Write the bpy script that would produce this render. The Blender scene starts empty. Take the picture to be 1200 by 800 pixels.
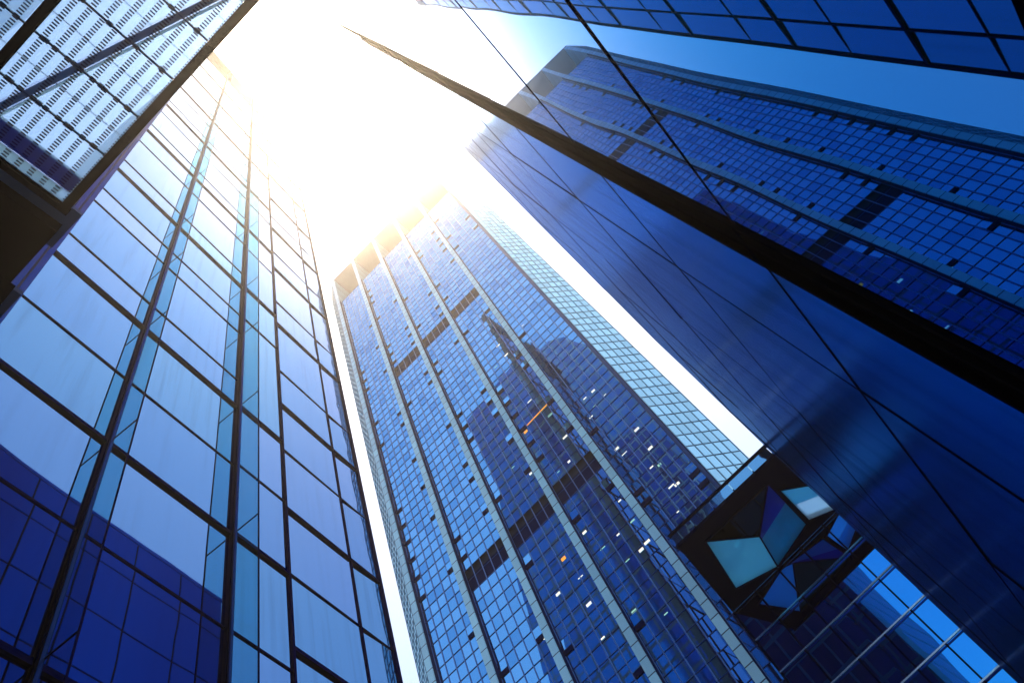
import bpy, math, random
from mathutils import Vector, Matrix
from mathutils.geometry import tessellate_polygon
random.seed(11)
R = math.radians
sc = bpy.context.scene
col = sc.collection

# ------------------------------------------------------------------ helpers
class MB:
    """collects faces of one mesh object"""
    def __init__(s): s.v = []; s.f = []; s.m = []
    def quad(s, pts, mi=0):
        n = len(s.v); s.v += [tuple(p) for p in pts]; s.f.append(tuple(range(n, n + len(pts)))); s.m.append(mi)
    def box(s, x0, x1, y0, y1, z0, z1, mi=0):
        n = len(s.v)
        s.v += [(x0,y0,z0),(x1,y0,z0),(x1,y1,z0),(x0,y1,z0),(x0,y0,z1),(x1,y0,z1),(x1,y1,z1),(x0,y1,z1)]
        for q in ((0,3,2,1),(4,5,6,7),(0,1,5,4),(1,2,6,5),(2,3,7,6),(3,0,4,7)):
            s.f.append(tuple(n + i for i in q)); s.m.append(mi)
    def prism(s, poly, fn, d0, d1, mi=0):
        """poly of 2-D points, fn(a, b, d) -> 3-D point, extruded from d0 to d1"""
        n = len(s.v); k = len(poly)
        s.v += [fn(a, b, d0) for a, b in poly] + [fn(a, b, d1) for a, b in poly]
        s.f.append(tuple(range(n, n + k))); s.f.append(tuple(range(n + 2*k - 1, n + k - 1, -1)))
        s.m += [mi, mi]
        for i in range(k):
            j = (i + 1) % k
            s.f.append((n + j, n + i, n + k + i, n + k + j)); s.m.append(mi)
    def bar(s, p, q, w, h, mi=0, up=Vector((0, 0, 1))):
        """square bar between two points"""
        p = Vector(p); q = Vector(q); d = (q - p).normalized()
        a = d.cross(up)
        if a.length < 1e-4: a = d.cross(Vector((1, 0, 0)))
        a.normalize(); b = a.cross(d)
        n = len(s.v)
        for c in (p, q):
            for i, j in ((-1,-1),(1,-1),(1,1),(-1,1)):
                s.v.append(tuple(c + a*i*w/2 + b*j*h/2))
        for f in ((0,1,2,3),(7,6,5,4),(0,4,5,1),(1,5,6,2),(2,6,7,3),(3,7,4,0)):
            s.f.append(tuple(n + i for i in f)); s.m.append(mi)
    def tube(s, p, q, r, seg=12, mi=0):
        p = Vector(p); q = Vector(q); d = (q - p).normalized()
        a = d.orthogonal().normalized(); b = d.cross(a); n = len(s.v)
        for c in (p, q):
            for i in range(seg):
                t = 2*math.pi*i/seg; s.v.append(tuple(c + (a*math.cos(t) + b*math.sin(t))*r))
        for i in range(seg):
            j = (i + 1) % seg
            s.f.append((n+i, n+j, n+seg+j, n+seg+i)); s.m.append(mi)
        s.f.append(tuple(range(n+seg-1, n-1, -1))); s.f.append(tuple(range(n+seg, n+2*seg))); s.m += [mi, mi]
    def lattice(s, P, xs, zs, wx, wz, d0, d1, mx=0, mz=0):
        """one connected lattice of vertical bars at xs and horizontal bars at zs"""
        def cuts(v, w):
            o = []
            for a in v: o += [a - w/2, a + w/2]
            return o
        X, Z = cuts(xs, wx), cuts(zs, wz); nx, nz = len(X), len(Z); n0 = len(s.v)
        for d in (d0, d1):
            for x in X:
                for z in Z: s.v.append(tuple(P(x, d, z)))
        I = lambda k, i, j: n0 + k*nx*nz + i*nz + j
        solid_ = lambda i, j: 0 <= i < nx - 1 and 0 <= j < nz - 1 and not (i % 2 and j % 2)
        for i in range(nx - 1):
            for j in range(nz - 1):
                if not solid_(i, j): continue
                m = mx if i % 2 == 0 else mz
                s.f.append((I(0,i,j), I(0,i+1,j), I(0,i+1,j+1), I(0,i,j+1))); s.m.append(m)
                for (a, b), (p, q) in (((i-1, j), ((i,j),(i,j+1))), ((i+1, j), ((i+1,j),(i+1,j+1))), ((i, j-1), ((i,j),(i+1,j))), ((i, j+1), ((i,j+1),(i+1,j+1)))):
                    if not solid_(a, b):
                        s.f.append((I(0,*p), I(0,*q), I(1,*q), I(1,*p))); s.m.append(m)
    def build(s, name, mats, parent=None):
        me = bpy.data.meshes.new(name); me.from_pydata(s.v, [], s.f)
        if not isinstance(mats, (list, tuple)): mats = [mats]
        for m in mats: me.materials.append(m)
        me.polygons.foreach_set('material_index', s.m); me.update()
        o = bpy.data.objects.new(name, me); col.objects.link(o)
        if parent: o.parent = parent
        return o

def thing(name, label, cat, rz=0, loc=(0, 0, 0), group=None):
    o = bpy.data.objects.new(name, None); col.objects.link(o)
    o.location = loc; o.rotation_euler = (0, 0, rz); o['label'] = label; o['category'] = cat
    o.empty_display_size = 2
    if group: o['group'] = group
    return o

# ------------------------------------------------------------------ materials
def new_mat(name):
    m = bpy.data.materials.new(name); m.use_nodes = True
    n = m.node_tree; n.nodes.clear()
    out = n.nodes.new('ShaderNodeOutputMaterial')
    return m, n, out

def principled(n, **kw):
    p = n.nodes.new('ShaderNodeBsdfPrincipled')
    for k, v in kw.items():
        s = p.inputs[k.replace('_', ' ')]
        s.default_value = (*v, 1) if isinstance(v, tuple) and len(v) == 3 else v
    return p

def noise_bump(n, scale, dist, strength=1.0, stretch=None, detail=1.0):
    tc = n.nodes.new('ShaderNodeTexCoord'); mp = n.nodes.new('ShaderNodeMapping')
    if stretch: mp.inputs['Scale'].default_value = stretch
    nz = n.nodes.new('ShaderNodeTexNoise'); nz.inputs['Scale'].default_value = scale; nz.inputs['Detail'].default_value = detail
    b = n.nodes.new('ShaderNodeBump'); b.inputs['Distance'].default_value = dist; b.inputs['Strength'].default_value = strength
    n.links.new(tc.outputs['Object'], mp.inputs[0]); n.links.new(mp.outputs[0], nz.inputs['Vector'])
    n.links.new(nz.outputs['Fac'], b.inputs['Height'])
    return b, nz, tc

def solid(name, c, rough=0.5, metal=0.0, bump=None, var=0.12, vscale=0.6, spec=0.5):
    m, n, out = new_mat(name)
    p = principled(n, Base_Color=c, Roughness=rough, Metallic=metal, Specular_IOR_Level=spec)
    if metal == 1.0: p.inputs['Specular Tint'].default_value = (.12, .18, .34, 1)
    tc = n.nodes.new('ShaderNodeTexCoord')
    nz = n.nodes.new('ShaderNodeTexNoise'); nz.inputs['Scale'].default_value = vscale; nz.inputs['Detail'].default_value = 4
    n.links.new(tc.outputs['Object'], nz.inputs['Vector'])
    mr = n.nodes.new('ShaderNodeMapRange'); mr.inputs['To Min'].default_value = 1 - var; mr.inputs['To Max'].default_value = 1 + var
    n.links.new(nz.outputs['Fac'], mr.inputs['Value'])
    vm = n.nodes.new('ShaderNodeVectorMath'); vm.operation = 'SCALE'; vm.inputs[0].default_value = c
    n.links.new(mr.outputs[0], vm.inputs['Scale']); n.links.new(vm.outputs[0], p.inputs['Base Color'])
    if bump:
        b, _, _ = noise_bump(n, bump[0], bump[1]); n.links.new(b.outputs[0], p.inputs['Normal'])
    n.links.new(p.outputs[0], out.inputs[0])
    return m

def mirror_glass(name, tint, body=(0.004, 0.02, 0.09), rough=0.015, refl=0.9, wave=None, edge=None, dirt_sheen=0.0):
    """coated reflective glass: a tinted mirror film over a dark body, gently uneven"""
    m, n, out = new_mat(name)
    p = principled(n, Base_Color=tint, Roughness=rough, Metallic=1.0)
    if edge is None: edge = tuple(.35 + .65*c for c in tint)
    if edge: p.inputs['Specular Tint'].default_value = (*edge, 1)
    d = n.nodes.new('ShaderNodeBsdfDiffuse'); d.inputs[0].default_value = (*body, 1)
    mx = n.nodes.new('ShaderNodeMixShader'); mx.inputs[0].default_value = refl
    n.links.new(d.outputs[0], mx.inputs[1]); n.links.new(p.outputs[0], mx.inputs[2]); n.links.new(mx.outputs[0], out.inputs[0])
    if wave:
        b, _, _ = noise_bump(n, wave[0], wave[1], stretch=wave[2] if len(wave) > 2 else None)
        n.links.new(b.outputs[0], p.inputs['Normal'])
    if dirt_sheen:
        # streaks running down: rain dirt, on the dark panels also painted light streaks
        tc = n.nodes.new('ShaderNodeTexCoord'); mp = n.nodes.new('ShaderNodeMapping'); mp.inputs['Scale'].default_value = (3.0, 3.0, 0.12)
        nz = n.nodes.new('ShaderNodeTexNoise'); nz.inputs['Scale'].default_value = 1.0; nz.inputs['Detail'].default_value = 6
        n.links.new(tc.outputs['Object'], mp.inputs[0]); n.links.new(mp.outputs[0], nz.inputs['Vector'])
        mr = n.nodes.new('ShaderNodeMapRange'); mr.inputs['From Min'].default_value = 0.5; mr.inputs['From Max'].default_value = 0.8
        mr.inputs['To Min'].default_value = refl; mr.inputs['To Max'].default_value = refl - dirt_sheen
        n.links.new(nz.outputs['Fac'], mr.inputs['Value']); n.links.new(mr.outputs[0], mx.inputs[0])
    return m

def clear_glass(name, tint, gloss=0.12, gtint=(0.6, 0.8, 0.9), trans=None):
    m, n, out = new_mat(name)
    t = n.nodes.new('ShaderNodeBsdfTransparent'); t.inputs[0].default_value = (*tint, 1)
    g = n.nodes.new('ShaderNodeBsdfGlossy'); g.inputs[0].default_value = (*gtint, 1); g.inputs['Roughness'].default_value = 0.03
    mx = n.nodes.new('ShaderNodeMixShader'); mx.inputs[0].default_value = gloss
    n.links.new(t.outputs[0], mx.inputs[1]); n.links.new(g.outputs[0], mx.inputs[2])
    last = mx
    if trans:
        tr = n.nodes.new('ShaderNodeBsdfTranslucent'); tr.inputs[0].default_value = (*trans[0], 1)
        m2 = n.nodes.new('ShaderNodeMixShader'); m2.inputs[0].default_value = trans[1]
        n.links.new(mx.outputs[0], m2.inputs[1]); n.links.new(tr.outputs[0], m2.inputs[2]); last = m2
    n.links.new(last.outputs[0], out.inputs[0])
    return m

def emit(name, c, s):
    m, n, out = new_mat(name)
    e = n.nodes.new('ShaderNodeEmission'); e.inputs[0].default_value = (*c, 1); e.inputs[1].default_value = s
    n.links.new(e.outputs[0], out.inputs[0]); return m

def jointed(name, c, pitch, w, rough, metal=0.0, jc=(0.02, 0.05, 0.1)):
    """pale cladding strip with thin dark joints every `pitch` metres of height"""
    m, n, out = new_mat(name)
    p = principled(n, Roughness=rough, Metallic=metal)
    tc = n.nodes.new('ShaderNodeTexCoord'); sp = n.nodes.new('ShaderNodeSeparateXYZ'); n.links.new(tc.outputs['Object'], sp.inputs[0])
    mo = n.nodes.new('ShaderNodeMath'); mo.operation = 'FLOORED_MODULO'; mo.inputs[1].default_value = pitch
    n.links.new(sp.outputs['Z'], mo.inputs[0])
    lt = n.nodes.new('ShaderNodeMath'); lt.operation = 'LESS_THAN'; lt.inputs[1].default_value = w; n.links.new(mo.outputs[0], lt.inputs[0])
    fl = n.nodes.new('ShaderNodeMath'); fl.operation = 'DIVIDE'; fl.inputs[1].default_value = pitch; n.links.new(sp.outputs['Z'], fl.inputs[0])
    f2 = n.nodes.new('ShaderNodeMath'); f2.operation = 'FLOOR'; n.links.new(fl.outputs[0], f2.inputs[0])
    wn = n.nodes.new('ShaderNodeTexWhiteNoise'); wn.noise_dimensions = '1D'; n.links.new(f2.outputs[0], wn.inputs['W'])
    mr = n.nodes.new('ShaderNodeMapRange'); mr.inputs['To Min'].default_value = 0.86; mr.inputs['To Max'].default_value = 1.08
    n.links.new(wn.outputs['Value'], mr.inputs['Value'])
    vm = n.nodes.new('ShaderNodeVectorMath'); vm.operation = 'SCALE'; vm.inputs[0].default_value = c; n.links.new(mr.outputs[0], vm.inputs['Scale'])
    mx = n.nodes.new('ShaderNodeMix'); mx.data_type = 'RGBA'
    n.links.new(lt.outputs[0], mx.inputs['Factor']); n.links.new(vm.outputs[0], mx.inputs['A']); mx.inputs['B'].default_value = (*jc, 1)
    n.links.new(mx.outputs['Result'], p.inputs['Base Color']); n.links.new(p.outputs[0], out.inputs[0])
    return m

def gridded(name, tint, body, px, pz, lw, refl, rough=0.05):
    m = mirror_glass(name, tint, body, rough=rough, refl=refl); n = m.node_tree
    out = [k for k in n.nodes if k.type == 'OUTPUT_MATERIAL'][0]; glass = out.inputs[0].links[0].from_socket
    tc = n.nodes.new('ShaderNodeTexCoord'); sp = n.nodes.new('ShaderNodeSeparateXYZ'); n.links.new(tc.outputs['Object'], sp.inputs[0])
    ls = []
    for sock, p, w_ in ((sp.outputs['X'], px, lw*.7), (sp.outputs['Z'], pz, lw)):
        a = n.nodes.new('ShaderNodeMath'); a.operation = 'FLOORED_MODULO'; a.inputs[1].default_value = p; n.links.new(sock, a.inputs[0])
        b = n.nodes.new('ShaderNodeMath'); b.operation = 'LESS_THAN'; b.inputs[1].default_value = w_; n.links.new(a.outputs[0], b.inputs[0]); ls.append(b)
    mx_ = n.nodes.new('ShaderNodeMath'); mx_.operation = 'MAXIMUM'
    for i in (0, 1): n.links.new(ls[i].outputs[0], mx_.inputs[i])
    dk = principled(n, Base_Color=(.004, .012, .05), Roughness=.5)
    ms = n.nodes.new('ShaderNodeMixShader'); n.links.new(mx_.outputs[0], ms.inputs[0]); n.links.new(glass, ms.inputs[1]); n.links.new(dk.outputs[0], ms.inputs[2])
    n.links.new(ms.outputs[0], out.inputs[0]); return m

def frit_glass(name):
    """canopy glass: clear blue pane printed with rows of short dark dashes"""
    m, n, out = new_mat(name)
    tc = n.nodes.new('ShaderNodeTexCoord'); sp = n.nodes.new('ShaderNodeSeparateXYZ'); n.links.new(tc.outputs['Object'], sp.inputs[0])
    def frac_lt(sock, pitch, w):
        a = n.nodes.new('ShaderNodeMath'); a.operation = 'FLOORED_MODULO'; a.inputs[1].default_value = pitch; n.links.new(sock, a.inputs[0])
        b = n.nodes.new('ShaderNodeMath'); b.operation = 'LESS_THAN'; b.inputs[1].default_value = w; n.links.new(a.outputs[0], b.inputs[0]); return b.outputs[0]
    ro = frac_lt(sp.outputs['Y'], FR_ROW, FR_ROW*0.42); da = frac_lt(sp.outputs['X'], FR_DASH, FR_DASH*0.45)
    an = n.nodes.new('ShaderNodeMath'); an.operation = 'MULTIPLY'; n.links.new(ro, an.inputs[0]); n.links.new(da, an.inputs[1])
    t = n.nodes.new('ShaderNodeBsdfTransparent'); t.inputs[0].default_value = (0.36, 0.45, 0.58, 1)
    tr = n.nodes.new('ShaderNodeBsdfTranslucent'); tr.inputs[0].default_value = (0.10, 0.17, 0.24, 1)
    g = n.nodes.new('ShaderNodeAddShader'); n.links.new(t.outputs[0], g.inputs[0]); n.links.new(tr.outputs[0], g.inputs[1])
    dk = principled(n, Base_Color=(0.01, 0.02, 0.06), Roughness=0.5)
    mx = n.nodes.new('ShaderNodeMixShader'); n.links.new(an.outputs[0], mx.inputs[0]); n.links.new(g.outputs[0], mx.inputs[1]); n.links.new(dk.outputs[0], mx.inputs[2])
    n.links.new(mx.outputs[0], out.inputs[0]); return m
FR_ROW, FR_DASH = 0.27, 0.066

M = {}
PANES = [mirror_glass('mirror_pane', tuple(c*f for c, f in zip((0.11, 0.25, 0.53), t)), edge=tuple(min(1, c*f) for c, f in zip((.62, .70, .94), t)), refl=0.93, wave=(0.35, 0.004), dirt_sheen=d) for t, d in (((1, .97, .88), .10), ((.94, .95, .87), .15), ((1.06, 1.0, .9), .07), ((.95, .99, .86), .20))]
M['pane_side'] = mirror_glass('mirror_pane_side', (0.12, 0.31, 0.70), refl=0.93, wave=(0.35, 0.004))
M['navy_metal'] = solid('navy_metal', (0.008, 0.014, 0.05), 0.4, 1.0)
M['steel'] = solid('blue_grey_steel', (0.07, 0.10, 0.20), 0.4, 1.0)
M['teal'] = clear_glass('teal_fin_glass', (0.60, 0.84, 0.87), 0.05, (0.25, 0.6, 0.7))
M['dark_body'] = solid('dark_core', (0.006, 0.01, 0.03), 0.8)
TG = [mirror_glass('tower_glass', tuple(c*f for c, f in zip((0.155, 0.47, 0.83), t)), edge=tuple(min(1, c*f) for c, f in zip((.40, .67, .92), t)), refl=r, rough=0.012) for t, r in (((1, 1, 1), .95), ((.86, .93, .96), .92), ((1.12, 1.05, 1.02), .96), ((.72, .84, .92), .88))]
M['tower_glass'] = TG[0]
CG = [mirror_glass('pale_chamfer_glass', tuple(c*f for c in (0.52, 0.84, 0.92)), body=(0.2, 0.4, 0.5), refl=0.8, rough=0.04) for f in (1, .94, 1.05, .88)]
M['chamfer_grid'] = gridded('pale_gridded_glass', (0.42, 0.74, 0.86), (0.1, 0.22, 0.3), 1.1, 1.9, .08, .85)
M['mullion'] = solid('tower_mullion', (0.09, 0.19, 0.44), 0.35, 0.4)
M['fin'] = jointed('pale_fin', (0.54, 0.90, 1.0), 1.55, 0.09, 0.3, 0.15)
M['corner'] = solid('corner_fin', (0.01, 0.05, 0.16), 0.3, 0.6)
M['row_line'] = solid('row_line', (0.02, 0.08, 0.26), 0.5, spec=.1)
M['light_line'] = solid('chamfer_line', (0.16, 0.36, 0.52), 0.5)
M['gasket'] = solid('dark_gasket', (0.006, 0.022, 0.09), 0.6, spec=0.0)
M['louvre_gap_shade'] = solid('dark_louvre_gap_shade', (0.001, 0.007, 0.06), 0.8, spec=0.0)
M['ceiling'] = solid('crown_ceiling', (0.20, 0.22, 0.28), 0.7)
M['crown_wall'] = solid('crown_back_wall', (0.26, 0.28, 0.34), 0.6)
M['lamp'] = emit('ceiling_lamp', (1.0, 0.95, 0.8), .75)
M['lamp_o'] = emit('orange_lamp', (1.0, 0.36, 0.06), .8)
M['lamp_g'] = emit('greenish_lamp', (0.45, 0.9, 0.75), 0.45)
M['U'] = mirror_glass('deep_blue_mirror', (0.03, 0.15, 0.38), edge=(.44, .57, .80), body=(0.002, 0.015, 0.1), refl=0.95, wave=(0.3, 0.0065), rough=0.008)
M['L'] = mirror_glass('dark_blue_panel', (0.012, 0.26, 0.74), edge=(.32, .62, .98), body=(0.0005, 0.01, 0.10), refl=0.9, rough=0.18, wave=(0.25, 0.006), dirt_sheen=0.3)  # streaks also stand in for pale light reflected near the far edge
M['joint'] = solid('black_joint', (0.0015, 0.002, 0.008), 0.8, spec=0.0)
M['channel'] = solid('black_channel', (0.002, 0.002, 0.004), 0.8, spec=0.0)
M['channel_lip'] = solid('channel_lip', (0.006, 0.006, 0.010), 0.7, spec=0.0)
M['navy_panel'] = mirror_glass('navy_panel', (0.0, 0.16, 0.6), body=(0.0, 0.20, 0.98), refl=0.2, rough=0.2, edge=(.01, .25, .6))
M['rear_glass'] = gridded('rear_glass', (0.005, 0.19, 0.46), (0.0, 0.055, 0.22), 2.6, 3.3, .45, .5)
M['rear_dark'] = gridded('rear_dark_glass', (0.003, 0.07, 0.28), (0.0, 0.014, 0.09), 1.9, 3.3, .4, .5, .1)
M['grid_dark'] = solid('rear_grid', (0.005, 0.015, 0.06), 0.5)
M['silver'] = solid('silver_bar', (0.75, 0.82, 0.9), 0.25, 0.98)
M['atrium'] = mirror_glass('atrium_glass', (0.02, 0.26, 0.75), body=(0.001, 0.006, 0.05), refl=0.95, wave=(0.5, 0.003), rough=0.01)
M['parapet'] = mirror_glass('parapet_glass', (0.2, 0.52, 0.78), body=(0.03, 0.14, 0.26), refl=0.8, wave=(1.0, 0.01))
M['soffit'] = solid('dark_soffit', (0.0008, 0.005, 0.034), 0.8, spec=0.0)
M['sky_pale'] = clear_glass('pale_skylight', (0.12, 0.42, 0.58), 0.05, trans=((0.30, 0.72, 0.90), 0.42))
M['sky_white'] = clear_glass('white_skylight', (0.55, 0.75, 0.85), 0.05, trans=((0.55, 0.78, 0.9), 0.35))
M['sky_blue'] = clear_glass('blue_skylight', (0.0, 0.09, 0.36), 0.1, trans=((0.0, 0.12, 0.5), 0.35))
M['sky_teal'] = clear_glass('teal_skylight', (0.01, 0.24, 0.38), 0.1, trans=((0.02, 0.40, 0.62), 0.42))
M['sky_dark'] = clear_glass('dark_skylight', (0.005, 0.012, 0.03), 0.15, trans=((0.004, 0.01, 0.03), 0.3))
M['frit'] = frit_glass('fritted_glass')
M['beam'] = solid('black_beam', (0.003, 0.003, 0.005), 0.7, spec=0.0)
M['tube'] = solid('blue_tube', (0.04, 0.08, 0.22), 0.4, 0.2, spec=.2)
M['band'] = clear_glass('navy_band_glass', (0.02, 0.07, 0.25), 0.05)
M['pale_soffit'] = solid('pale_soffit', (0.10, 0.20, 0.40), 0.6, spec=.1)
M['black'] = solid('black_cladding', (0.002, 0.002, 0.004), 0.8, spec=0.0)
M['ground'] = solid('paving', (0.05, 0.07, 0.10), 0.8, vscale=0.05, bump=(2.0, 0.02))

# ------------------------------------------------------------------ setting
g = MB(); g.quad([(-3000, -3000, 0), (3000, -3000, 0), (3000, 3000, 0), (-3000, 3000, 0)])
go = g.build('ground', M['ground']); go['kind'] = 'structure'

# ------------------------------------------------------------------ left glass tower (face at x = XL)
XL = -14.1
lt = thing('glass_tower', 'tall blue mirror glass tower with teal glass fins, filling the left side of the view', 'tower')
TOPL = 166.0
# vertical lines (y): base of tower face
M0, M1, M2, M3, M4, M5 = 2.5, 7.65, 13.45, 16.55, 20.95, 23.2
def rows_main():
    r = [(0, 1), (7.9, 1), (13.0, 0), (18.0, 1), (23.2, 0), (28.27, 1), (33.2, 0), (38.65, 1), (41.6, 0), (48.0, 0), (50.8, 0), (56.2, 1)]
    z = 56.2
    while z < TOPL - 20:
        r += [(z + 2.8, 0), (z + 10.2, 0), (z + 15.0, 1)]; z += 15.0
    return r
def rows_mid():
    r = [(0, 1), (8.0, 1), (13.1, 0), (18.1, 1), (23.3, 0), (28.5, 1), (33.6, 0), (39.05, 1), (51.0, 0), (56.8, 1)]
    z = 56.8
    while z < TOPL - 20:
        r += [(z + 9.2, 0), (z + 15.0, 1)]; z += 15.0
    return r
def rows_end():
    r = [(0, 1), (8.0, 1), (13.0, 0), (18.5, 1), (24.45, 1), (28.6, 0), (33.15, 1), (38.4, 0), (43.4, 1), (47.95, 0), (55.7, 1), (60.2, 0), (68.2, 1)]
    z = 68.2
    while z < TOPL - 20:
        r += [(z + 4.6, 0), (z + 12.4, 1)]; z += 12.4
    return r
cols = [(M0 + .22, M1 - .12, rows_main()), (M1 + .12, M2 - .12, rows_main()), (M2 + .12, M3 - .06, rows_mid()), (M3 + .06, M4 - .05, rows_end()), (M4 + .05, M5 - .12, rows_end())]
far = MB(); ft = MB()
core = MB(); core.box(XL - 1.0, XL - .12, M0, M5 - .02, 0, TOPL - 2); core.build('screen_wall', M['dark_body'], lt)
core = MB(); core.box(XL - 16, XL - 1.01, M0, M5 - .05, 0, 138); core.build('main_body', M['rear_glass'], lt)
for ci, (y0, y1, rows) in enumerate(cols):
    for i in range(len(rows) - 1):
        z0, h0 = rows[i]; z1, h1 = rows[i + 1]
        a = random.gauss(0, .0018) + (0, 0, 0, .006, .034)[ci]; b = random.gauss(0, .0018)
        yc, zc = (y0 + y1)/2, (z0 + z1)/2
        P = lambda y, z: (XL + a*(y - yc) + b*(z - zc), y, z)
        mb = far if z0 > 86 else MB()
        mb.quad([P(y0, z0), P(y1, z0), P(y1, z1), P(y0, z1)], random.randrange(4) if mb is far else 0)
        if z0 <= 86: mb.build('glass_pane', random.choice(PANES), lt)
    for z, h in rows:
        tr = ft if z > 86 else MB()
        if h:
            tr.box(XL - .04, XL + .04, y0, y1, z - .14, z + .12)
            tr.box(XL + .04, XL + .11, y0, y1, z - .14, z - .02); tr.box(XL + .04, XL + .075, y0, y1, z + .03, z + .12)
        else: tr.box(XL - .04, XL + .045, y0, y1, z - .042, z + .042)
        if z <= 86: tr.build('transom', M['navy_metal'], lt)
fo = far.build('glass_pane', PANES, lt); fo['kind'] = 'stuff'
fo = ft.build('transom', M['navy_metal'], lt); fo['kind'] = 'stuff'
def mullion(y, w, d, mat='navy_metal', top=TOPL):
    m = MB(); m.box(XL - .06, XL + d, y - w/2, y + w/2, 0, top); return m.build('mullion', M[mat], lt)
for y in (M1, M2):
    mo = mullion(y, .22, .16)
    c = MB(); c.box(XL + .16, XL + .24, y - .06, y + .06, 0, TOPL); c.build('cover_strip', M['steel'], mo)
    f = MB(); FD = 1.3
    f.box(XL + .245, XL + FD, y + .03, y + .05, 0, TOPL - 6)
    fn = f.build('glass_fin', M['teal'], lt)
    e = MB(); e.box(XL + FD, XL + FD + .04, y + .015, y + .065, 0, TOPL - 6); e.build('fin_edge', M['navy_metal'], fn)
    for z in (8.0, 18.05, 28.35, 38.8, 48.0, 56.4, 71.2, 86.2, 101.2):
        j = MB(); j.box(XL + .25, XL + FD, y + .02, y + .06, z - .02, z + .02)
        j.build('fin_joint', M['navy_metal'], fn)
mullion(M3, .12, .10); mullion(M4, .10, .07); mullion(M5 - .06, .20, .12)
# stepped pale corner trim along the left edge
ct = MB(); ct.box(XL - .3, XL + .10, M0 - .02, M0 + .22, 0, TOPL); ct.build('corner_trim', M['steel'], lt)
ct = MB(); ct.box(XL - .5, XL - .02, M0 - .30, M0 - .08, 0, TOPL); ct.build('corner_trim', M['steel'], lt)
ct = MB(); ct.box(XL - .6, XL - .10, M0 - .55, M0 - .36, 0, TOPL); ct.build('corner_trim', M['navy_metal'], lt)
for z in (154.0,):
    s = MB(); s.box(XL + .02, XL + .7, M0 + .25, M1 + .1, z, z + 1.6); s.build('sunshade', M['navy_metal'], lt)

# ------------------------------------------------------------------ central skyscraper (local frame: x along its front, y away from us)
ROT = R(-6.5)
D0 = 49.4
ax = R(83.5)
ct_ = thing('skyscraper', 'central blue glass skyscraper with five bays between pale vertical fins and an open notched crown', 'skyscraper',
            ROT, (D0*math.cos(ax), D0*math.sin(ax), 0))
ZT, ZG = 169.6, 156.2
FE = lambda k: (FC[k] - FW/2, FC[k] + FW/2) if k < 5 else (FC[k] + FW/2 - .30, FC[k] + FW/2)
FC = [-34.2, -28.0, -21.67, -15.35, -9.03, -2.72]     # fin centres
FW = .74
RP = 1.575                                             # row pitch
rows = [66.7 - RP*42 + RP*i for i in range(200)]
rows = [z for z in rows if 0.3 < z < ZG - .8] + [ZG]
bands = {1: [(62.6, 64.1), (110.9, 112.4)], 2: [(62.6, 64.1), (110.9, 112.4)], 3: [(62.6, 64.1), (110.9, 112.4)]}
VAR = (0, 0, 0, 1, 1, 2, 2, 3)
def cell_sheet(mb, P, x0, x1, ncol, rws, sd, skip=None):
    w = (x1 - x0)/ncol
    for c in range(ncol):
        for i in range(len(rws) - 1):
            z0, z1 = rws[i], rws[i + 1]
            xa, xb = x0 + c*w, x0 + (c + 1)*w
            if skip and skip(c, z0, z1): continue
            a = random.gauss(0, sd); b = random.gauss(0, sd*.8)
            xm, zm = (xa + xb)/2, (z0 + z1)/2
            mb.quad([P(x, a*(x - xm) + b*(z - zm), z) for x, z in ((xa, z0), (xb, z0), (xb, z1), (xa, z1))], random.choice(VAR))
VENTS = [(-27.0,148.3),(-27.0,145.2),(-27.0,142.0),(-27.0,134.9),(-29.1,134.8),(-29.0,124.8),(-26.9,121.5),(-26.9,118.5),(-26.9,114.9),(-28.9,114.9),(-33.2,121.5),(-33.2,118.5),(-33.2,115.3),(-22.7,134.9),(-20.7,131.7),(-22.7,121.7),(-20.6,118.2),(-22.8,118.4),(-22.7,114.8),(-16.4,124.7),(-14.3,124.9),(-14.4,118.2),(-16.4,118.0),(-16.3,115.0),(-10.0,104.3),(-14.3,104.4),(-16.4,104.4),(-20.6,104.4),(-20.6,101.3),(-22.7,104.6),(-22.6,101.3),(-28.9,101.3),(-28.9,98.3),(-26.8,101.4),(-33.1,104.6),(-33.1,98.1),(-22.6,88.5),(-20.5,88.5),(-20.6,85.5),(-20.5,82.2),(-16.3,88.5),(-16.4,85.4),(-14.3,85.3),(-10.1,88.5),(-10.1,85.3),(-8.1,91.8),(-14.3,82.2),(-14.3,79.2),(-16.3,82.2),(-16.3,75.9),(-14.2,76.1),(-28.8,88.6),(-28.8,82.3),(-32.9,82.2),(-33.0,79.5),(-33.0,76.2),(-32.9,72.9),(-33.0,70.0),(-32.8,66.9),(-28.6,76.0),(-28.7,66.7),(-26.7,69.9),(-26.7,66.6),(-22.9,79.1),(-22.6,76.1),(-22.8,70.1),(-20.6,69.7),(-20.4,59.6),(-26.5,50.6),(-28.5,56.8),(-20.3,47.6),(-22.2,50.7),(-14.3,44.4),(-16.3,41.8),(-7.9,148.1),(-8.0,138.0),(-7.9,131.2),(-3.6,138.0),(-3.7,131.4),(-10.1,144.7),(-10.0,141.3),(-10.0,138.1),(-10.0,134.7),(-10.0,128.0),(-14.2,144.6),(-14.3,141.5),(-16.3,144.7),(-14.3,72.7),(-14.3,69.6),(-16.3,69.6),(-10.1,75.8),(-10.1,69.5),(-8.0,66.5),(-8.1,56.4),(-8.1,53.4),(-10.1,59.5),(-3.9,53.3),(-3.9,50.3),(-14.3,59.5)]
def bay_of(u):
    for b in range(5):
        if FC[b] < u < FC[b + 1]: return b
vent_cells = set()
NC = 5
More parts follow.
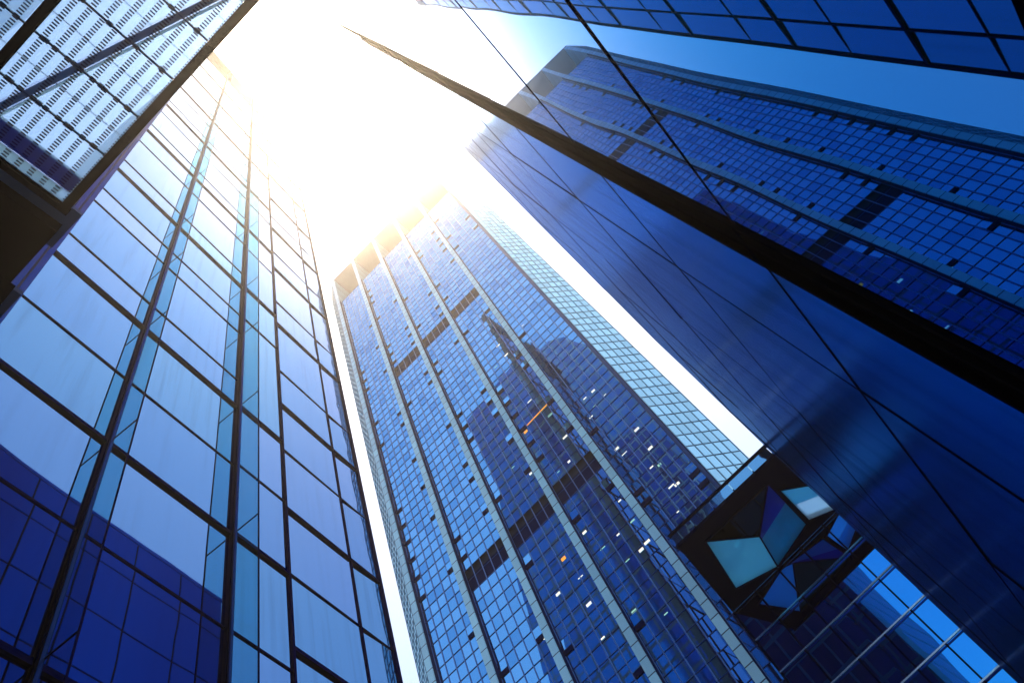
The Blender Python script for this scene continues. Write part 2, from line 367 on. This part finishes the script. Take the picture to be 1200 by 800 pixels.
for u, z in VENTS:
    b = bay_of(u)
    x0, x1 = FE(b)[1], FE(b + 1)[0]
    c = 0 if u - x0 < x1 - u else NC - 1
    i = min(range(len(rows) - 1), key=lambda k: abs(rows[k] - z))
    vent_cells.add((b, c, i))
Pf = lambda x, d, z: (x, d, z)
mats_b = [M['tower_glass']]
for b in range(5):
    x0, x1 = FE(b)[1], FE(b + 1)[0]
    w = (x1 - x0)/NC
    bl = bands.get(b, [])
    def skip(c, z0, z1):
        i = min(range(len(rows) - 1), key=lambda k: abs(rows[k] - z0))
        return (b, c, i) in vent_cells or any(z0 < q1 and z1 > q0 + .4 for q0, q1 in bl)
    cutz = [-1] + [q0 for q0, q1 in bl] + [999]
    for q0, q1 in zip(cutz, cutz[1:]):
        gb = MB(); cell_sheet(gb, Pf, x0, x1, NC, [z for z in rows if q0 - .3 < z < q1 + 1.0], .0022, skip)
        bay = gb.build('glazed_bay', TG, ct_)
    mm = MB(); mm.lattice(Pf, [x0 + .06] + [x0 + c*w for c in range(1, NC)] + [x1 - .06], [rows[0]] + rows[1:-1] + [rows[-1] - .05], .095, .045, -.06, .0, 0, 1)
    mm.build('mullion_grid', [M['mullion'], M['row_line']], bay)
    bk = MB(); bk.quad([(x0, .25, 0), (x1, .25, 0), (x1, .25, ZG - .2), (x0, .25, ZG - .2)]); bk.build('inner_wall', M['dark_body'], bay)
    for q0, q1 in bl:
        lb = MB(); i0 = min(range(len(rows)), key=lambda k: abs(rows[k] - q0)); za, zb = rows[i0] + .05, rows[i0 + 1] + .35
        for c in range(NC): lb.box(x0 + c*w + .06, x0 + (c + 1)*w - .06, -.02, .1, za, zb)
        lb.build('louvre_band', M['louvre_gap_shade'], ct_)
for b, c, i in sorted(vent_cells):
    x0, x1 = FE(b)[1], FE(b + 1)[0]; w = (x1 - x0)/NC
    xa, xb = x0 + c*w + .06, x0 + (c + 1)*w - .06; z0, z1 = rows[i], rows[i + 1]
    o = random.uniform(.07, .12)
    v = MB()
    v.quad([(xa, -o, z0 + .40), (xb, -o, z0 + .40), (xb, -.03, z1 - .05), (xa, -.03, z1 - .05)], 0)
    v.box(xa, xb, -.12, .1, z0 - .05, z0 + .45, 1)                     # dark box painted as the shade in the gap under the pane
    v.quad([(xa, .09, z0 + .3), (xb, .09, z0 + .3), (xb, .09, z1), (xa, .09, z1)], 1)
    v.build('open_window', [M['tower_glass'], M['louvre_gap_shade']], ct_)
# fins
for k, x in enumerate(FC):
    f = MB(); a, c = FE(k)
    f.box(a, c, -.62, .05, 0, ZT - .55)
    fo = f.build('vertical_fin', M['fin'] if k < 5 else M['corner'], ct_)
    cw = MB(); cw.box(a + .02, c - .02, .05, 5.0, ZG - .3, ZT - .55); cw.build('crown_wall', M['fin'], fo)
    gk = MB(); gk.box(c, c + .05, -.5, .05, 0, ZG); gk.box(a - .05, a, -.5, .05, 0, ZG); gk.build('side_gasket', M['gasket'], fo)
XLc, XRc = FC[0] - FW/2, FC[-1] + FW/2
# crown: ceiling slab and back walls
r = MB(); r.box(XLc, XRc, -.62, 5.2, ZT - .54, ZT); r.build('crown_ceiling', M['ceiling'], ct_)
for b in range(5):
    q = MB(); q.box(FE(b)[1], FE(b + 1)[0], 4.6, 4.9, ZG - .3, ZT - .55); q.build('crown_back_wall', M['crown_wall'], ct_)
    q = MB(); q.box(FE(b)[1] + .01, FE(b + 1)[0] - .01, .06, 4.55, ZG - .6, ZG - .25); q.build('crown_floor', M['crown_wall'], ct_)
# chamfered sides
ca = R(43.5); CL = 4.5
for sgn, xs in ((1, XRc), (-1, XLc)):
    dx, dy = sgn*math.cos(ca), math.sin(ca); nx, ny = dy*sgn, -abs(dx)
    nl = math.hypot(nx, ny); nx, ny = nx/nl, ny/nl
    nc = 5; st = .14 if sgn > 0 else .35
    Pc = lambda s, d, z: (xs + dx*s - nx*d*1.0, -.55 + dy*s - ny*d, z)
    cr = [z for z in [0.4 + 1.9*i for i in range(100)] if z < ZT - .6] + [ZT]
    ch = MB(); cell_sheet(ch, Pc, st, CL, nc, cr, .004)
    co = ch.build('chamfer_face', CG, ct_)
    gr = MB(); gr.lattice(Pc, [st + (CL - st)*i/nc for i in range(nc + 1)], cr, .07, .07, -.05, 0)
    gr.build('mullion_grid', M['light_line'], co)
    ed = MB(); ed.quad([Pc(0, 0, 0), Pc(st, 0, 0), Pc(st, 0, ZT - .55), Pc(0, 0, ZT - .55)]); ed.build('corner_strip', M['gasket'], co)
bd = MB(); e1 = (XRc + CL*math.cos(ca) - .05, -.5 + CL*math.sin(ca)); e0 = (XLc - CL*math.cos(ca) + .05, e1[1])
bd.prism([(XLc + .1, 5.3), (XLc - .1, .3), (e0[0], e0[1] + .2), (e0[0], 34), (e1[0], 34), (e1[0], e1[1] + .2), (XRc + .1, .3), (XRc - .1, 5.3)], lambda a, b, d: (a, b, d), 0, ZT - .2)
bd.build('tower_body', M['chamfer_grid'], ct_)
# lamps lit behind the glass
LITS = [(-12.0,79.6),(-10.9,74.6),(-10.2,74.6),(-10.9,69.7),(-12.0,66.2),(-13.5,66.2),(-4.8,70.1),(-5.5,72.1),(-6.7,72.2),(-6.4,70.0),(-7.4,69.0),(-7.3,62.4),(-7.0,61.1),(-17.6,72.4),(-16.2,69.3),(-4.6,62.4),(-4.8,59.1),(-5.1,56.6),(-5.5,53.6),(-5.0,53.3),(-6.4,50.9),(-10.1,53.8),(-10.0,56.8),(-5.8,57.1),(-14.4,57.0),(-13.7,53.9),(-11.8,53.8),(-10.1,50.8),(-10.9,50.6),(-12.4,50.8),(-16.8,53.2),(-19.4,53.6),(-17.3,50.2),(-14.2,46.3),(-22.2,50.8),(-11.5,94.9),(-11.3,91.5),(-13.3,91.2),(-7.2,94.0),(-6.1,47.1),(-4.4,44.2),(-12.1,44.0),(-17.6,46.5)]
for k, (u, z) in enumerate(LITS):
    l = MB(); s = random.uniform(.16, .34); h = random.choice((.1, .16, .3))
    l.quad([(u - s, -.025, z - h/2), (u + s, -.025, z - h/2), (u + s, -.025, z + h/2), (u - s, -.025, z + h/2)])
    l.build('lit_lamp', M['lamp_g'] if k % 4 == 1 else M['lamp'], ct_)
for u, z in ((-14.3, 75.6), (-17.4, 56.4)):
    l = MB(); l.quad([(u - .25, -.03, z - .2), (u + .25, -.03, z - .2), (u + .25, -.03, z + .2), (u - .25, -.03, z + .2)]); l.build('lit_lamp', M['lamp_o'], ct_)
l = MB(); l.bar((-13.8, -.05, 76.3), (-10.5, -.05, 76.5), .06, .08); l.build('lit_lamp', M['lamp_o'], ct_)

# ------------------------------------------------------------------ right panelled building (local frame: y along the wall, face at x = 1.5)
rb = thing('panelled_building', 'near dark blue panelled building on the right, mirror panes above a black vertical channel', 'building', R(-5.5))
XR = 1.5
hz = [0, 3.55, 7.5, 11.5, 15.6, 20.2, 24.4, 28.5, 32.6, 36.7, 40.8, 44.9, 49.0]
S0, S1 = 3.90, 4.42
def upane(s0, s1, z0, z1, m, sd):
    a = random.gauss(0, sd); b = random.gauss(0, sd*.7); sm, zm = (s0 + s1)/2, (z0 + z1)/2
    p = MB(); p.prism([(s0, z0), (s1, z0), (s1, z1), (s0, z1)], lambda s, z, d: (XR + d + a*(s - sm) + b*(z - zm), s, z), 0, .05)
    return p.build('mirror_panel', m, rb)
JG = .022
ucols = [(-8.3, -4.25), (-4.25, -.18), (-.18, S0)]
for s0, s1 in ucols:
    for z0, z1 in zip(hz, hz[1:]): upane(s0 + JG, s1 - JG, z0 + JG, z1 - JG, M['U'], .0016)
lx = [S1, 6.4, 10.1, 13.8, 17.4, 21.0, 24.6]
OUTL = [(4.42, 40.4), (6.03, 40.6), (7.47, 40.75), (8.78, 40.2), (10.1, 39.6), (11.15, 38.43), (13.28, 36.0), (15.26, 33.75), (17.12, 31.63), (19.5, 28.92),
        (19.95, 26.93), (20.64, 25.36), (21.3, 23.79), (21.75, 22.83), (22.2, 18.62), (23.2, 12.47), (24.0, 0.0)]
def clip(poly, axis, val, keep_less):
    o = []
    for p, q in zip(poly, poly[1:] + poly[:1]):
        ip = (p[axis] <= val) == keep_less or p[axis] == val; iq = (q[axis] <= val) == keep_less or q[axis] == val
        if ip: o.append(p)
        if ip != iq:
            t = (val - p[axis])/(q[axis] - p[axis]); o.append((p[0] + (q[0] - p[0])*t, p[1] + (q[1] - p[1])*t))
    return o
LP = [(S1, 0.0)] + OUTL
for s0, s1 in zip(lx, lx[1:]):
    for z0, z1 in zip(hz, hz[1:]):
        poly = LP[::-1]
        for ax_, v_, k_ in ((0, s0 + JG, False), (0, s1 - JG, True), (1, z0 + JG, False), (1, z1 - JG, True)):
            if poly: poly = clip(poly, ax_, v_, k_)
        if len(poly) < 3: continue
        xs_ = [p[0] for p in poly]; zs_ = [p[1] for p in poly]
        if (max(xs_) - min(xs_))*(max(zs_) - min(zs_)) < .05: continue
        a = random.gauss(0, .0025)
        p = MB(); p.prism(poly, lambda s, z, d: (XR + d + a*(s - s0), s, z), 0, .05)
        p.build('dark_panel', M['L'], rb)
def topz(s):
    for (a, za), (b, zb) in zip(OUTL, OUTL[1:]):
        if a <= s <= b: return za + (zb - za)*(s - a)/(b - a)
    return 0
def end_s(z):
    for (a, za), (b, zb) in zip(OUTL[3:], OUTL[4:]):
        if zb <= z <= za: return a + (b - a)*(z - za)/(zb - za)
    return 6
bw = MB()
bw.prism([(-8.4, 0)] + [(s - .01, max(0, z - .01)) for s, z in reversed(OUTL)] + [(4.39, 49.0), (-8.4, 49.0)], lambda s, z, d: (XR + d, s, z), .07, 1.05)
bw.build('backing_wall', M['joint'], rb)
for s in lx[1:-1]:
    v = MB(); v.box(XR - .004, XR + .06, s - .016, s + .016, 0, topz(s)); v.build('joint_strip', M['joint'], rb)
for z in hz[1:-1]:
    if z < 40:
        v = MB(); v.box(XR - .006, XR + .06, S1 + .01, end_s(z), z - .013, z + .013); v.build('joint_strip', M['joint'], rb)
    v = MB(); v.box(XR - .006, XR + .06, -8.3, S0 - .01, z - .016, z + .016); v.build('joint_strip', M['joint'], rb)
chn = MB(); chn.box(XR + .03, XR + .068, S0 + .01, S1 - .01, 0, 37.4); co = chn.build('channel', M['channel'], rb)
for a_, b_, mt_ in ((S0 - .005, S0 + .045, 'channel_lip'), (S1 - .05, S1 + .005, 'channel'), (S0 + .20, S0 + .24, 'channel_lip')):
    lp = MB(); lp.box(XR - .03, XR + .055, a_, b_, 0, 37.4); lp.build('channel_lip', M[mt_], co)
for z in hz[1:9]:
    lp = MB(); lp.box(XR - .034, XR - .03, S0, S1, z - .025, z + .025); lp.build('channel_joint', M['joint'], co)

# ------------------------------------------------------------------ navy block added behind it, standing in for its reflection in the left tower
nb = thing('added_navy_block', 'unseen navy blue panelled block added behind the right wall for the reflection in the left tower', 'building')
X0 = 6.5
pb = MB(); zz = [57.8 - 4.9*i for i in range(12)]; yy = [-28.4 + 4.35*i for i in range(15)]
for y0, y1 in zip(yy, yy[1:]):
    for z1, z0 in zip(zz, zz[1:]):
        pb.box(X0, X0 + .06, y0 + .08, y1 - .08, z0 + .08, z1 - .08)
pb.build('cladding', M['navy_panel'], nb)
cb = MB(); cb.box(X0 + .05, X0 + 18, -28.4, 32.4, 0, 57.75); cb.build('core', M['joint'], nb)
pc = MB(); pc.box(X0 - .03, X0 + .3, -28.4, 32.5, 57.82, 58.15); pc.build('coping', M['navy_panel'], nb)

# ------------------------------------------------------------------ towers behind the camera (mirrored in the glass)
def grid_tower(name, label, poly, v0, depth, mat):
    t = thing(name, label, 'tower', ROT)
    b = MB(); b.prism(poly, lambda a, z, d: (a, v0 - d, z), 0, depth); b.build('facade', mat, t)
    return t
grid_tower('curved_tower', 'curved dark blue tower mirrored in the lower right of the central skyscraper', [(-72, 0), (-6, 0), (-6, 200), (-7.5, 206), (-10.5, 217), (-16, 223), (-43, 223), (-46.7, 216), (-52.4, 189), (-57.5, 159), (-62, 120), (-67, 70)], -30, 24, M['rear_glass'])
grid_tower('dark_tower', 'darkest navy tower mirrored near the bottom right corner of the central skyscraper', [(-24, 0), (-8, 0), (-8, 141), (-10.5, 150), (-23, 148)], -20, 9, M['rear_dark'])
grid_tower('stepped_tower', 'low stepped dark building mirrored in the atrium glass below the skylight roof', [(-7.9, 0), (-5.2, 0), (-5.2, 28), (-5.8, 45), (-6.6, 62), (-7.9, 80)], -23, 6, M['rear_dark'])

# ------------------------------------------------------------------ atrium pavilion at the foot of the skyscraper
pv = thing('atrium_pavilion', 'dark glass atrium with faceted skylight soffit and silver transoms, lower right of the skyscraper', 'pavilion', ROT)
ZS = 25.9
out = [(-4.32, 25.95), (9, 25.95), (9, 31.35), (-4.98, 31.35)]
A_, B_, C_, E_, F_ = (-3.36, 26.7), (.30, 26.74), (.26, 30.29), (-2.03, 31.07), (-4.07, 30.23)
h1 = [A_, B_, C_, E_, F_]
h2 = [(.42, 27.45), (1.59, 28.55), (1.64, 30.9), (.42, 30.2)]
tri = tessellate_polygon([[Vector((a, b, 0)) for a, b in l] for l in (out, h1, h2)])
allp = out + h1 + h2
sf = MB()
for t in tri: sf.quad([(*allp[i], ZS) for i in t]); sf.quad([(*allp[i], ZS + .35) for i in t])
for l in (out, h1, h2):
    for p, q in zip(l, l[1:] + l[:1]): sf.quad([(*p, ZS), (*q, ZS), (*q, ZS + .35), (*p, ZS + .35)])
so = sf.build('soffit', M['soffit'], pv)
k = (26.5 - 1.6)/(ZS - 1.6)
PX = (-1.59*k, 28.76*k - .02, 26.5)
P3 = lambda p, z=ZS + .02: (p[0], p[1], z)
def pane(pts, m, name='skylight_pane'):
    q = MB(); c = [Vector(p) for p in pts]; nn = (c[1] - c[0]).cross(c[2] - c[0]).normalized()*.03
    n = len(c); q.v = [tuple(p) for p in c] + [tuple(p + nn) for p in c]
    q.f = [tuple(range(n)), tuple(range(2*n - 1, n - 1, -1))] + [((i + 1) % n, i, n + i, n + (i + 1) % n) for i in range(n)]
    q.m = [0]*len(q.f); return q.build(name, M[m], pv)
mid = lambda p, q, t: tuple(p[i] + (q[i] - p[i])*t for i in range(3))
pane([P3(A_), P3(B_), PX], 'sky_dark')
def patch(a, b, c, d, m):
    """bilinear glass patch, a-b along one edge, d-c along the other"""
    q = MB(); N = 8; a, b, c, d = (Vector(p) for p in (a, b, c, d))
    G = [[(a.lerp(b, i/N)).lerp(d.lerp(c, i/N), j/N) for j in range(N + 1)] for i in range(N + 1)]
    for dz in (0, .03):
        for i in range(N):
            for j in range(N): q.quad([p + Vector((0, 0, dz)) for p in (G[i][j], G[i+1][j], G[i+1][j+1], G[i][j+1])])
    o = q.build('skylight_pane', M[m], pv); o.data.polygons.foreach_set('use_smooth', [True]*len(q.f)); return o
e1_ = mid(P3(B_), P3(C_), .45); e2_ = mid(PX, P3(E_), .12)
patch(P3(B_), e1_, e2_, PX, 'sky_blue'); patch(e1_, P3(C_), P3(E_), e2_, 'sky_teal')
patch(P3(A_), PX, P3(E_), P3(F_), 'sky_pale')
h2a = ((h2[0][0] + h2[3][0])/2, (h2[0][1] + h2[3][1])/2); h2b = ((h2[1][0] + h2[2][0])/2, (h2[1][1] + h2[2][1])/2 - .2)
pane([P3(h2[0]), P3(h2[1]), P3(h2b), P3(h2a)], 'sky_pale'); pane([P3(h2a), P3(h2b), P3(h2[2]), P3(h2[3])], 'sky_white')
fr = MB()
for p in (A_, B_, E_): fr.bar(P3(p), PX, .07, .07)
for l in (h1, h2):
    for p, q in zip(l, l[1:] + l[:1]): fr.bar(P3(p, ZS - .02), P3(q, ZS - .02), .09, .09)
fr.build('skylight_frame', M['soffit'], pv)
# trusses seen through the blue panes
for a_, b_ in (((-3.2, 27.2), (.1, 30.9)), ((-1.2, 27.0), (.2, 29.4)), ((-3.9, 29.2), (.2, 27.6)), ((-2.2, 30.9), (.2, 28.6)), ((-.9, 30.9), (.25, 29.9))):
    ts = MB(); ts.tube((*a_, ZS + 1.15), (*b_, ZS + 1.25), .05); ts.build('roof_truss', M['soffit'], pv)
# parapet
for i in range(8):
    x0 = -4.32 + 1.13*i
    p = MB(); p.box(x0 + .03, x0 + 1.10, 25.86, 25.93, ZS + .12, ZS + .74); p.build('parapet_pane', M['parapet'], pv)
pf = MB(); pf.box(-4.36, 4.75, 25.80, 25.96, ZS + .75, ZS + .85); pf.box(-4.36, 4.75, 25.80, 25.96, ZS - .05, ZS + .11); pf.build('parapet_rail', M['soffit'], pv)
# curtain wall
WV = 31.3
wx = [-4.95 + 1.42*i for i in range(10)]; wz = [26.0 - 1.74*i for i in range(15)]
VW = lambda x, z=26.0: WV - .045*(x + 4.95) + .10*(26.0 - z)
for a, b in zip(wx, wx[1:]):
    cw = MB()
    for z1, z0 in zip(wz[:-1], wz[1:]):
        t1, t2 = random.gauss(0, .0025), random.gauss(0, .0025)
        cw.quad([(x, VW(x, z) + t1*(x - a) + t2*(z - z0), z) for x, z in ((a, z0), (b, z0), (b, z1), (a, z1))])
    cw.build('curtain_wall', M['atrium'], pv)
for x in wx:
    q = MB(); q.bar((x, VW(x, 0) - .045, 0), (x, VW(x, ZS) - .045, ZS - .03), .07, .08, up=Vector((0, 1, 0))); q.build('mullion', M['soffit'], pv)
for z in wz[:-1]:
    q = MB(); q.bar((-4.95, VW(-4.95, z) - .12, z - .125), (7.8, VW(7.8, z) - .12, z - .125), .065, .07); q.build('transom', M['silver'], pv)
q = MB(); q.box(-4.9, 8, WV + 3.2, 42, 0, ZS - .5); q.build('hall_body', M['black'], pv)

# ------------------------------------------------------------------ fritted glass canopy overhead
cp = thing('glass_canopy', 'fritted glass canopy on black beams overhead in the upper left corner', 'canopy', ROT)
ZC = 20.0
ub = [-6.13, -5.86, -4.78, -3.71, -2.64, -1.57, -.50, .57]
for v0, v1 in ((-2.28, .045), (-4.74, -2.44)):
    for a, b in zip(ub, ub[1:]):
        p = MB(); p.box(a + .012, b - .012, v0, v1, ZC, ZC + .02); p.build('fritted_pane', M['frit'], cp)
for v0, v1 in ((.035, .225), (-2.45, -2.27), (-4.92, -4.73)):
    p = MB(); p.box(-6.26, .64, v0, v1, ZC - .20, ZC + .055); p.build('beam', M['beam'], cp)
p = MB(); p.box(-6.28, -6.15, -4.92, .25, ZC - .14, ZC + .06); p.build('beam', M['beam'], cp)
for a in ub[2:-1]:
    p = MB(); p.box(a - .022, a + .022, -4.73, .03, ZC + .021, ZC + .07)
    for i in range(4): p.box(a - .045, a + .045, -2.1 + .6*i, -1.98 + .6*i, ZC + .022, ZC + .09)
    p.build('purlin', M['tube'], cp)
for a, b in zip(ub[2:], ub[3:]):
    p = MB(); m_ = (a + b)/2; p.box(m_ - .007, m_ + .007, -4.73, .03, ZC + .021, ZC + .034); p.build('pane_joint', M['tube'], cp)
for a_, b_, r_ in (((-6.15, -2.16, ZC + .23), (.55, .07, ZC + .23), .072), ((-6.15, -2.03, ZC + .34), (.55, .2, ZC + .34), .032), ((-6.15, -2.78, ZC + .23), (.55, -4.55, ZC + .23), .064)):
    p = MB(); p.tube(a_, b_, r_); p.build('brace', M['tube'], cp)
p = MB(); p.box(-5.90, -5.49, -2.26, .03, ZC + .11, ZC + .18); p.build('band_plate', M['band'], cp)
nbld = thing('neighbour_building', 'black building with pale soffit strips beneath the canopy at the left edge', 'building', ROT)
p = MB(); p.box(-7.29, -6.29, -6.4, .48, 20.55, 20.73); p.build('pale_soffit', M['pale_soffit'], nbld)
p = MB(); p.box(-14.6, -6.72, -6.4, .33, 20.0, 20.54); p.build('floor_slab', M['black'], nbld)
p = MB(); p.box(-14.6, -7.70, -6.4, .59, 18.6, 18.8); p.build('pale_soffit', M['pale_soffit'], nbld)
p = MB(); p.box(-14.6, -7.60, -6.4, .41, 17.5, 18.58); p.build('floor_slab', M['black'], nbld)
p = MB(); p.box(-14.6, -8.2, -6.4, .14, 0, 17.49); p.build('lower_wall', M['black'], nbld)
p = MB(); p.box(-14.6, -8.45, -6.4, -.18, 18.82, 28); p.build('upper_wall', M['black'], nbld)

# ------------------------------------------------------------------ air, added for the glow around the sun
hz_ = MB(); hz_.box(-240, 240, -260, 260, -1, 460)
m, n, o_ = new_mat('air')
v = n.nodes.new('ShaderNodeVolumePrincipled')
v.inputs['Color'].default_value = (0.98, 0.93, 0.90, 1); v.inputs['Density'].default_value = 0.0008; v.inputs['Anisotropy'].default_value = 0.88
n.links.new(v.outputs[0], o_.inputs['Volume'])
ho = hz_.build('haze', m); ho['kind'] = 'stuff'; ho['label'] = 'thin air volume added for the sun glow between the towers'; ho['category'] = 'haze'

# ------------------------------------------------------------------ light
SUN_AZ, SUN_EL = 89.8, 80.5
w = bpy.data.worlds.new('World'); sc.world = w; w.use_nodes = True
wn = w.node_tree; bg = wn.nodes['Background']
sk = wn.nodes.new('ShaderNodeTexSky'); sk.sky_type = 'NISHITA'; sk.sun_disc = False
sk.sun_elevation = R(SUN_EL); sk.sun_rotation = R(90 - SUN_AZ); sk.air_density = 1.5; sk.dust_density = 1.9; sk.ozone_density = 1.0
wn.links.new(sk.outputs[0], bg.inputs[0]); bg.inputs[1].default_value = 0.15
sl = bpy.data.lights.new('sun', 'SUN'); sl.energy = 3.0; sl.angle = R(.5); sl.color = (1.0, .80, .54)
so_ = bpy.data.objects.new('sun', sl); col.objects.link(so_)
d = Vector((math.cos(R(SUN_EL))*math.cos(R(SUN_AZ)), math.cos(R(SUN_EL))*math.sin(R(SUN_AZ)), math.sin(R(SUN_EL))))
so_.rotation_euler = d.to_track_quat('Z', 'Y').to_euler(); so_.location = d*400

# ------------------------------------------------------------------ camera (rolled, looking steeply up)
cx = Vector((0.77385551, 0.56882756, -0.278537)); cy = Vector((0.63220827, -0.66720522, 0.39389071)); cz = -Vector((-0.03821455, 0.4809079, 0.87593792))
cam = bpy.data.cameras.new('camera'); cam.sensor_width = 36; cam.lens = 934/1200*36; cam.clip_start = .05; cam.clip_end = 8000
cmo = bpy.data.objects.new('camera', cam); col.objects.link(cmo)
mt = Matrix((cx, cy, cz)).transposed().to_4x4(); mt.translation = (0, 0, 1.6); cmo.matrix_world = mt
sc.camera = cmo

# ------------------------------------------------------------------ render settings
sc.render.engine = 'CYCLES'
cy_ = sc.cycles
cy_.max_bounces = 10; cy_.glossy_bounces = 6; cy_.diffuse_bounces = 2; cy_.transmission_bounces = 6; cy_.transparent_max_bounces = 16; cy_.volume_bounces = 0
cy_.use_denoising = True; cy_.sample_clamp_indirect = 8.0
try: cy_.denoiser = 'OPENIMAGEDENOISE'
except Exception: pass
vs = sc.view_settings
vs.view_transform = 'Standard'; vs.look = 'None'; vs.gamma = 1; vs.exposure = 0.82; vs.use_curve_mapping = False
